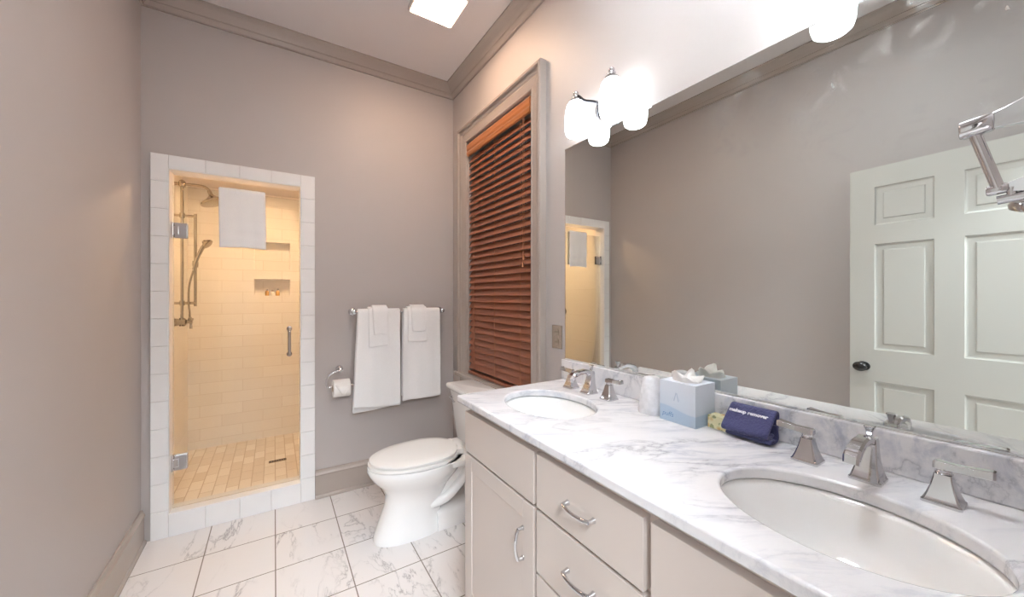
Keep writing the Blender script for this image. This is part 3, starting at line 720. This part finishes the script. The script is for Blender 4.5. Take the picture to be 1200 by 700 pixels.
# ------------------------------------------------------------------ towel bar and towels
BY, BZ = 2.757, 1.250
t = thing('towel_bar', (.79, YB, BZ-.03), 'chrome towel bar on the back wall holding six white towels', 'towel bar')
bm = BM(); tube(bm, [(.452, BY, BZ), (1.126, BY, BZ)], .0085, 14); link('rail', bm, 'chrome', t, smooth=50)
for x in (.466, 1.112):
    bm = BM()
    lathe(bm, [(.027, 0), (.027, .005), (.022, .010), (.012, .014), (.010, .05), (.015, .056), (.017, .072), (.015, .086), (.006, .091), (.001, .091)], (x, YB, BZ), (0, -1, 0), 20)
    link('post', bm, 'chrome', t, smooth=50)
def drape(x0, x1, yb, zb, rb, front_l, back_l, seed, amp=.006, flare=0., skew=0., band=True, nx=30, hem=.0):
    rnd = random.Random(seed); ph = [rnd.uniform(0, 6.28) for _ in range(5)]
    bm = BM(); rows_ = []
    seq = [('f', front_l*(1-k/22)) for k in range(22)]+[('t', k/8) for k in range(9)]+[('b', back_l*(k+1)/20) for k in range(20)]
    for kind, v in seq:
        row = []
        for i in range(nx+1):
            u = i/nx; x = x0+(x1-x0)*u
            if kind == 't':
                a = pi*v; y = yb-rb*cos(a); z = zb+rb*sin(a); g = 0; s_ = 0
            else:
                s_ = v; g = min(1, s_/.25)
                y = yb+(-rb if kind == 'f' else rb); z = zb-s_
                w = sin(u*9+ph[0]+s_*1.5)*.6+sin(u*17+ph[1]-s_*2)*.35+sin(u*4+ph[2])*.4
                y += (amp*g*w if kind == 'f' else amp*.5*g*w)
                if kind == 'f': y -= rb*.10*g
                x += (u-.5)*flare*g*s_+skew*s_
                z += hem*(u-.5)*g*s_*(1 if kind == 'f' else -1)+.004*g*sin(u*5+ph[3])
                if band and kind == 'f' and front_l-.105 < s_ < front_l-.055: y += .0028
            row.append(bm.verts.new((x, y, z)))
        rows_.append(row)
    for a, b in zip(rows_, rows_[1:]):
        for i in range(nx): bm.faces.new((a[i], a[i+1], b[i+1], b[i]))
    return bm
GT = 'white towels on the chrome bar'
def towel(name, bm, th, label, cat='towel', group=GT):
    return tag(link(name, bm, 'terry', smooth=180, solid=th, subsurf=1), label, cat, group)
towel('bath_towel', drape(.487, .778, BY, BZ, .0170, .675, .700, 1, .008, .05, -.02, hem=-.035), .013, 'large white bath towel on the bar, nearer the shower')
towel('bath_towel', drape(.800, 1.085, BY, BZ, .0170, .660, .640, 2, .008, .02, .0, hem=.02), .013, 'large white bath towel on the bar, nearer the window')
towel('hand_towel', drape(.553, .690, BY, BZ, .0315, .245, .230, 3, .002, .0, .01, False, 16), .012, 'folded white hand towel over the bath towel nearer the shower')
towel('hand_towel', drape(.828, .975, BY, BZ, .0315, .228, .215, 4, .002, .0, .01, False, 16), .012, 'folded white hand towel over the bath towel nearer the window')
towel('washcloth', drape(.578, .682, BY, BZ, .0445, .160, .12, 5, .0025, -.1, .03, False, 14), .010, 'small white washcloth topmost over the hand towel nearer the shower')
towel('washcloth', drape(.850, .960, BY, BZ, .0445, .150, .12, 6, .0025, -.1, .03, False, 14), .010, 'small white washcloth topmost over the hand towel nearer the window')

# ------------------------------------------------------------------ toilet paper holder and roll
RX, RY, RZ = .372, 2.752, .752
t = thing('toilet_paper_holder', (RX, YB, RZ), 'curved chrome toilet paper holder on the back wall beside the shower', 'paper holder')
bm = BM(); lathe(bm, [(.024, 0), (.024, .006), (.017, .012), (.010, .016), (.009, .045), (.014, .050), (.014, .066), (.008, .070), (.001, .071)], (RX+.01, YB, RZ+.105), (0, -1, 0), 20)
link('wall_post', bm, 'chrome', t, smooth=50)
bm = BM(); tube(bm, spline([(RX+.020, RY+.002, RZ+.105), (RX-.02, RY, RZ+.103), (RX-.062, RY, RZ+.080), (RX-.078, RY, RZ+.035), (RX-.072, RY, RZ+.004), (RX-.055, RY, RZ), (RX, RY, RZ), (RX+.085, RY, RZ)], 6), .0062, 12)
lathe(bm, [(.006, 0), (.010, .004), (.010, .012), (.001, .014)], (RX+.082, RY, RZ), (1, 0, 0), 14)
link('arm', bm, 'chrome', t, smooth=60)
t = thing('toilet_paper_roll', (RX+.012, RY, RZ-.060), 'white toilet paper roll on the curved chrome holder', 'toilet paper')
bm = BM(); R0, x0, x1 = .058, RX-.040, RX+.064; zc = RZ-.012
N = 40
rr = lambda r, x: [(x, RY+r*cos(2*pi*k/N), zc+r*sin(2*pi*k/N)) for k in range(N)]
loft(bm, [rr(.022, x0), rr(R0-.002, x0), rr(R0, x0+.002), rr(R0, x1-.002), rr(R0-.002, x1), rr(.022, x1), rr(.022, x0)], cap=False)
link('paper', bm, 'paper', t, smooth=40)
bm = BM(); loft(bm, [rr(.0215, x0-.001), rr(.0215, x1+.001), rr(.0195, x1+.001), rr(.0195, x0-.001), rr(.0215, x0-.001)], cap=False); link('core', bm, 'card', t, smooth=40)
bm = BM(); R2 = R0+.0015     # folded end with a pointed tip
A = [radians(a) for a in range(150, 221, 10)]
rows_ = []
for i, a in enumerate(A):
    f = max(.0, 1-i/(len(A)-1)*.9); w = (x1-x0)/2*.98*f; xm = (x0+x1)/2+.006
    rows_.append([bm.verts.new((xm+w*s, RY+R2*cos(a), zc+R2*sin(a))) for s in (-1, -.5, 0, .5, 1)])
for a, b in zip(rows_, rows_[1:]):
    for i in range(4): bm.faces.new((a[i], a[i+1], b[i+1], b[i]))
link('folded_end', bm, 'paper', t, smooth=180, solid=.0018)

# ------------------------------------------------------------------ outlet
t = thing('wall_outlet', (XR, 1.497, 1.09), 'grey metal outlet plate on the right wall left of the mirror', 'outlet')
bm = BM(); box(bm, XR-.006, XR-.0002, 1.457, 1.537, 1.090, 1.212, .003); link('cover_plate', bm, 'nickel', t)
for z in (1.125, 1.177):
    bm = BM(); lathe(bm, [(.0165, 0), (.0165, .002), (.001, .0022)], (XR-.006, 1.497, z), (-1, 0, 0), 20); o = link('socket', bm, 'nickel', t)
    bm = BM(); box(bm, XR-.0090, XR-.0080, 1.489, 1.491, z-.004, z+.006); box(bm, XR-.0090, XR-.0080, 1.503, 1.505, z-.004, z+.006); link('slot', bm, 'dark', o)

# ------------------------------------------------------------------ counter items
Z = CT1+.0003
# tissue box
bx0, bx1, by0_, by1_, bh = 1.103, 1.211, .669, .796, .133
t = thing('tissue_box', ((bx0+bx1)/2, (by0_+by1_)/2, Z), 'pale blue cube tissue box on the counter between the two basins', 'tissue box')
bm = BM(); cx, cy = (bx0+bx1)/2, (by0_+by1_)/2
box(bm, bx0, bx1, by0_, by1_, Z, Z+bh-.0002)
bm.faces.ensure_lookup_table()
top = max(bm.faces, key=lambda f: f.calc_center_median().z); bm.faces.remove(top)
es = [e for e in bm.edges if len(e.link_faces) == 1]
v = [bm.verts.new((cx+.036*cos(2*pi*k/32), cy+.045*sin(2*pi*k/32), Z+bh-.0002)) for k in range(32)]
es2 = [bm.edges.new((v[i], v[(i+1) % 32])) for i in range(32)]
bmesh.ops.triangle_fill(bm, edges=es+es2, use_beauty=True)
link('carton', bm, 'carton', t)
bm = BM()     # crumpled tissue
rnd = random.Random(11); rows_ = []
nr, na = 9, 36
for i in range(nr):
    f = i/(nr-1); row = []
    for k in range(na):
        a = 2*pi*k/na; lob = .5+.5*abs(sin(a*1.5+.4))+.3*sin(5*a+1)+.15*sin(9*a)
        r = .034*(1-.30*f)+.016*f*lob
        z = Z+bh-.012+.042*f*(.35+.65*lob)*(.75+.3*sin(2*a+2))
        row.append(bm.verts.new((cx+r*cos(a)*(1+.1*f), cy+r*sin(a)*1.25+.004*f*sin(4*a), z)))
    rows_.append(row)
rows_.append([bm.verts.new((cx+.010*cos(2*pi*k/na), cy+.015*sin(2*pi*k/na), Z+bh+.012+.006*sin(3*2*pi*k/na))) for k in range(na)])
for a, b in zip(rows_, rows_[1:]):
    for i in range(na): bm.faces.new((a[i], a[(i+1) % na], b[(i+1) % na], b[i]))
bm.faces.new(rows_[-1])
link('tissue', bm, 'paper', t, smooth=180)
def text_mesh(txt, size, ext=.0004, shear=0, spacing=1.0, offset=0):
    c = bpy.data.curves.new('txt', 'FONT'); c.body = txt; c.size = size; c.extrude = ext; c.align_x = 'CENTER'; c.align_y = 'CENTER'; c.shear = shear
    c.space_character = spacing; c.offset = offset; c.resolution_u = 3
    o = bpy.data.objects.new('txt', c); COL.objects.link(o); bpy.context.view_layer.update()
    me = bpy.data.meshes.new_from_object(o.evaluated_get(bpy.context.evaluated_depsgraph_get()))
    bpy.data.objects.remove(o); bpy.data.curves.remove(c)
    bm = BM(); bm.from_mesh(me); bpy.data.meshes.remove(me); return bm
def place(bm, origin, right, up):
    r, u = Vector(right).normalized(), Vector(up).normalized(); n_ = r.cross(u)
    m = Matrix(((r.x, u.x, n_.x, origin[0]), (r.y, u.y, n_.y, origin[1]), (r.z, u.z, n_.z, origin[2]), (0, 0, 0, 1)))
    bmesh.ops.transform(bm, matrix=m, verts=bm.verts[:]); return bm
bm = place(text_mesh('puffs', .022, .0002, .25), (bx0-.0003, by1_-.030, Z+.024), (0, -1, 0), (0, .0, 1)); link('lettering', bm, 'ink', t)
bm = BM()      # faint printed bow-like mark in the middle of the face
for a in (((.008, .030), (.0, .002), (.003, 0), (.010, .026)), ((.012, .030), (.020, .002), (.017, 0), (.010, .026)), ((-.006, .004), (-.008, 0), (-.002, .010), (-.001, .013)), ((.026, .004), (.028, 0), (.022, .010), (.021, .013))):
    f = bm.faces.new([bm.verts.new((bx0-.0004, .735-p[0]+.01, Z+.070+p[1])) for p in a])
link('printed_mark', bm, 'inkgrey', t)
# wrapped cup
bm = BM(); cxx, cyy = 1.140, .856
lathe(bm, [(.046, 0), (.047, .003), (.0435, .03), (.036, .08), (.028, .118), (.025, .124), (.015, .128), (.001, .129)], (cxx, cyy, Z), n=32)
for v in bm.verts:
    a = math.atan2(v.co.y-cyy, v.co.x-cxx); k = 1+.025*sin(7*a+v.co.z*40); v.co.x = cxx+(v.co.x-cxx)*k; v.co.y = cyy+(v.co.y-cyy)*k
tag(link('wrapped_cup', bm, 'wrap', smooth=50), 'upside-down cup in cloudy plastic wrap left of the tissue box', 'cup')
# soap box
bm = BM(); box(bm, 1.157, 1.199, .548, .662, Z, Z+.040, .0015, 1)
tag(link('soap_box', bm, 'soap'), 'small yellow floral soap box between the tissue box and the navy cloth', 'soap box')
# lotion bottle
t = thing('lotion_bottle', (1.2005+.0, .598, Z+.0), 'small white bottle behind the yellow soap box against the backsplash', 'bottle')
t.location.x = 1.206-.0; 
bm = BM(); lathe(bm, [(.0055, 0), (.0065, .003), (.0065, .052), (.0060, .058), (.004, .060)], (1.2065, .598, Z), n=20, sy=2.1); link('bottle_body', bm, 'bottle', t, smooth=50)
bm = BM(); lathe(bm, [(.0055, .060), (.0058, .061), (.0058, .082), (.0045, .084), (.001, .0845)], (1.2065, .598, Z), n=20, sy=1.8); link('cap', bm, 'bottle', t, smooth=50)
# navy cloth : folded, leaning on the backsplash
t = thing('makeup_cloth', (1.17, .54, Z), 'folded navy terry cloth with white lettering leaning on the backsplash', 'cloth')
def strip(path, ya, yb, th, amp, seed, nx=18, sk=0):
    P = spline(path, 6); bm = BM(); rows_ = []; rnd = random.Random(seed); p1, p2 = rnd.uniform(0, 6), rnd.uniform(0, 6)
    for i, p in enumerate(P):
        f = i/(len(P)-1)
        rows_.append([bm.verts.new((p[0]+amp*sin(3.5*k/nx+p1+3*f), ya+(yb-ya)*k/nx+sk*f+.002*sin(6*f+p2), p[1]+amp*.8*sin(5*k/nx+p2)*f)) for k in range(nx+1)])
    for a, b in zip(rows_, rows_[1:]):
        for i in range(nx): bm.faces.new((a[i], a[i+1], b[i+1], b[i]))
    return bm
V2 = lambda L: [(a, b, 0) for a, b in L]
def strip2(path, *a, **k): return strip([(p[0], p[1], 0) for p in path], *a, **k)
bm = strip2([(1.196, Z+.010), (1.198, Z+.045), (1.1985, Z+.078), (1.189, Z+.085), (1.172, Z+.070), (1.151, Z+.047), (1.136, Z+.030), (1.137, Z+.0215), (1.150, Z+.021), (1.166, Z+.028)], .608, .482, .009, .0012, 3, sk=-.004)
o = link('outer_fold', bm, 'navy', t, smooth=180, solid=.009, subsurf=1)
bm = strip2([(1.180, Z+.052), (1.187, Z+.020), (1.182, Z+.008), (1.165, Z+.0055), (1.150, Z+.0055), (1.143, Z+.009), (1.147, Z+.0135), (1.165, Z+.0145)], .600, .478, .008, .0004, 5, sk=-.003)
link('inner_fold', bm, 'navy', t, smooth=180, solid=.007, subsurf=1)
slope = Vector((1.189-1.151, 0, .085-.047)).normalized()
bm = place(text_mesh('makeup remover', .0150, .0008, 0, 1.0, .0005), (1.1705-.0065, .546, Z+.0665+.0065), (0, -1, 0), slope); link('lettering', bm, 'thread', t)

# ------------------------------------------------------------------ swing-arm magnifying mirror on the front wall
t = thing('magnifying_mirror', (.90, YF, 1.58), 'chrome swing-arm magnifying mirror at the right edge in front of the big mirror', 'shaving mirror')
bm = BM(); lathe(bm, [(.035, 0), (.035, .006), (.028, .012), (.012, .016), (.012, .022)], (.885, YF, 1.628), (0, 1, 0), 24); link('wall_plate', bm, 'chrome', t, smooth=45)
bm = BM()
tube(bm, [(.880, .112, 1.612), (.880, .110, 1.612), (.880, .0815, 1.616), (.880, .079, 1.616)], [.0115, .0135, .0135, .012], 20)
ring = lambda y, z, hz, hx: [(.880-hx, y, z-hz), (.880+hx, y, z-hz), (.880+hx, y, z+hz), (.880-hx, y, z+hz)]
loft(bm, [ring(.082, 1.616, .011, .006), ring(.070, 1.618, .013, .006), ring(.050, 1.622, .018, .006), ring(.0, 1.626, .018, .006), ring(YF+.02, 1.628, .012, .006)])
link('upper_arm', bm, 'chrome', t, smooth=40, bevel=.002)
bm = BM(); tube(bm, [(.881, .098, 1.606), (.901, .0780, 1.522)], .0065, 14); link('pivot_rod', bm, 'chrome', t, smooth=50)
bm = BM()
tube(bm, [(.902, .089, 1.519), (.902, .087, 1.519), (.902, .070, 1.521), (.902, .068, 1.521)], [.006, .0075, .0075, .006], 16)
ring = lambda y, z, hz: [(.898, y, z-hz), (.906, y, z-hz), (.906, y, z+hz), (.898, y, z+hz)]
loft(bm, [ring(.070, 1.521, .006), ring(.055, 1.5225, .010), ring(.0, 1.526, .012)])
link('lower_arm', bm, 'chrome', t, smooth=40, bevel=.0015)
bm = BM(); tube(bm, [(.904, .079, 1.504), (.904, .055, 1.507)], .0065, 14); tube(bm, [(.902, .066, 1.521), (.904, .066, 1.505)], .005, 10); link('mirror_yoke', bm, 'chrome', t, smooth=50)
dc = Vector((.945, .012, 1.49)); ax = Vector((-.25, -.2, 1)).normalized()
bm = BM(); lathe(bm, [(.052, -.006), (.060, -.006), (.062, 0), (.060, .006), (.052, .006), (.050, 0), (.052, -.006)], dc, ax, 40, cap=False); link('mirror_rim', bm, 'chrome', t, smooth=50)
bm = BM(); lathe(bm, [(.001, .002), (.052, .002), (.052, -.002), (.001, -.002)], dc, ax, 40); link('mirror_disc', bm, 'mirror', t)

# ------------------------------------------------------------------ shower door, its towel
GY = YB+.038
t = thing('shower_door', (-.17, GY, OZ0+.008), 'frameless clear glass shower door with chrome hinges in the white tiled surround', 'shower door')
link('glass_panel', box(BM(), OX0+.010, OX1-.006, GY-.005, GY+.005, OZ0+.012, 2.000, .001, 1), 'glass', t)
for zc in (1.742, .398):
    bm = BM(); hx = OX0+.003
    box(bm, hx, hx+.012, GY-.020, GY+.020, zc-.046, zc+.046, .002)
    box(bm, hx+.014, hx+.074, GY-.014, GY-.0055, zc-.044, zc+.044, .004); box(bm, hx+.014, hx+.074, GY+.0055, GY+.014, zc-.044, zc+.044, .004)
    box(bm, hx+.004, hx+.036, GY-.016, GY+.016, zc-.024, zc+.024, .003)
    link('hinge', bm, 'chrome', t)
bm = BM(); hx, hz = .0855, 1.063
for sgn in (-1, 1):
    P = [(hx, GY+sgn*.0055, hz-.083), (hx, GY+sgn*.030, hz-.083), (hx, GY+sgn*.044, hz-.075), (hx, GY+sgn*.046, hz-.055), (hx, GY+sgn*.046, hz+.055), (hx, GY+sgn*.044, hz+.075), (hx, GY+sgn*.030, hz+.083), (hx, GY+sgn*.0055, hz+.083)]
    tube(bm, P, .0085, 14)
    for q in (-.083, .083): lathe(bm, [(.016, 0), (.016, .006), (.010, .009)], (hx, GY+sgn*.0055, hz+q), (0, sgn, 0), 18)
link('handle', bm, 'nickel', t, smooth=50)
tag(link('shower_towel', drape(-.283, -.046, GY, 2.004, .016, .345, .32, 9, .0035, .0, .012, True, 22), 'terry', smooth=180, solid=.014, subsurf=1), 'white towel draped over the top of the glass shower door', 'towel')

# ------------------------------------------------------------------ shower fittings on the left shower wall
wx = SX0; py = 3.62; px = wx+.055
t = thing('shower_column', (px, py, 1.17), 'chrome shower riser with rain head, slide bar and hand shower on the left shower wall', 'shower')
bm = BM(); tube(bm, [(px, py, 1.17), (px, py, 2.19)], .0095, 14); link('riser_pipe', bm, 'pipe', t, smooth=50)
bm = BM(); lathe(bm, [(.032, 0), (.032, .006), (.014, .012), (.011, .055)], (wx, py, 2.185), (1, 0, 0), 22); lathe(bm, [(.018, -.022), (.022, -.01), (.022, .012), (.016, .024), (.006, .03)], (px, py, 2.188), n=18)
tube(bm, spline([(px, py, 2.185), (px+.06, py, 2.19), (px+.13, py, 2.185), (px+.165, py, 2.15)], 6), .0095, 14)
link('shower_arm', bm, 'pipe', t, smooth=50)
bm = BM(); hd = Vector((px+.155, py, 2.160)); ax = Vector((.38, -.1, -1)).normalized()
lathe(bm, [(.012, 0), (.015, .014), (.013, .024), (.020, .040), (.046, .064), (.080, .080), (.088, .088), (.086, .099), (.072, .103), (.001, .101)], hd, ax, 32); link('shower_head', bm, 'pipe', t, smooth=50)
bm = BM(); sx_ = px+.075
tube(bm, [(sx_, py, 1.285), (sx_, py, 1.975)], .0095, 14)
for z in (1.955, 1.31): tube(bm, [(px-.004, py, z), (sx_+.004, py, z)], .010, 12); lathe(bm, [(.015, -.018), (.017, 0), (.015, .018)], (px, py, z), n=16); tube(bm, [(wx, py, z), (px, py, z)], .009, 12)
link('slide_bar', bm, 'pipe', t, smooth=50)
bm = BM(); lathe(bm, [(.017, -.024), (.019, 0), (.017, .024)], (sx_, py, 1.60), n=16)
tube(bm, spline([(sx_-.006, py-.024, 1.555), (sx_+.012, py-.03, 1.63), (sx_+.040, py-.03, 1.71), (sx_+.058, py-.03, 1.745)], 5), [.011]*8+[.013]*8, 14)
lathe(bm, [(.014, -.020), (.024, -.006), (.037, .008), (.038, .018), (.030, .022), (.001, .021)], (sx_+.066, py-.03, 1.760), (.75, -.25, -.60), 24)
link('hand_shower', bm, 'pipe', t, smooth=50)
bm = BM(); tube(bm, spline([(sx_-.008, py-.026, 1.552), (sx_-.030, py-.03, 1.44), (sx_-.036, py-.02, 1.33), (sx_-.030, py-.01, 1.22), (sx_-.04, py, 1.18)], 8), .0065, 10); link('hose', bm, 'pipe', t, smooth=60)
bm = BM(); lathe(bm, [(.055, 0), (.055, .006), (.030, .012), (.022, .05), (.026, .058), (.026, .075), (.015, .082)], (wx, py, 1.17), (1, 0, 0), 26)
lathe(bm, [(.016, -.03), (.018, 0), (.016, .03)], (px, py, 1.17), n=16)
for a in (20, 140, 260):
    d = Vector((.02, cos(radians(a)), sin(radians(a)))); c = Vector((px+.05, py, 1.17)); tube(bm, [c, c+d*.052], [.007, .009], 10)
tube(bm, [(px, py, 1.17), (px+.06, py, 1.17)], .012, 14)
link('valve', bm, 'pipe', t, smooth=50)
# drain
t = thing('shower_drain', (.025, 3.56, SZ0), 'rectangular bronze drain grate in the shower floor', 'drain')
link('grate_frame', box(BM(), -.036, .086, 3.538, 3.582, SZ0, SZ0+.003, .001, 1), 'drain', t)
bm = BM()
for k in range(7): box(bm, -.030+k*.0165, -.020+k*.0165, 3.545, 3.575, SZ0+.003, SZ0+.0034)
link('slots', bm, 'dark', t)
# niche bottles
for k, (x, hgt, m) in enumerate(((-.055, .062, 'amber'), (-.012, .052, 'bottle'), (.030, .066, 'amber'))):
    lab = ('small amber bottle leftmost in the lower shower niche', 'small white bottle between two amber ones in the lower shower niche', 'small amber bottle rightmost in the lower shower niche')[k]
    t = thing('toiletry_bottle', (x, SY1+.045, 1.365), lab, 'bottle', 'bottles in the shower niche')
    link('bottle_body', lathe(BM(), [(.014, 0), (.016, .003), (.016, hgt*.62), (.007, hgt*.75), (.007, hgt*.8)], (x, SY1+.045, 1.365), n=18), m, t, smooth=50)
    link('cap', lathe(BM(), [(.0085, hgt*.8), (.0085, hgt), (.001, hgt+.001)], (x, SY1+.045, 1.365), n=16), 'nickel', t, smooth=50)
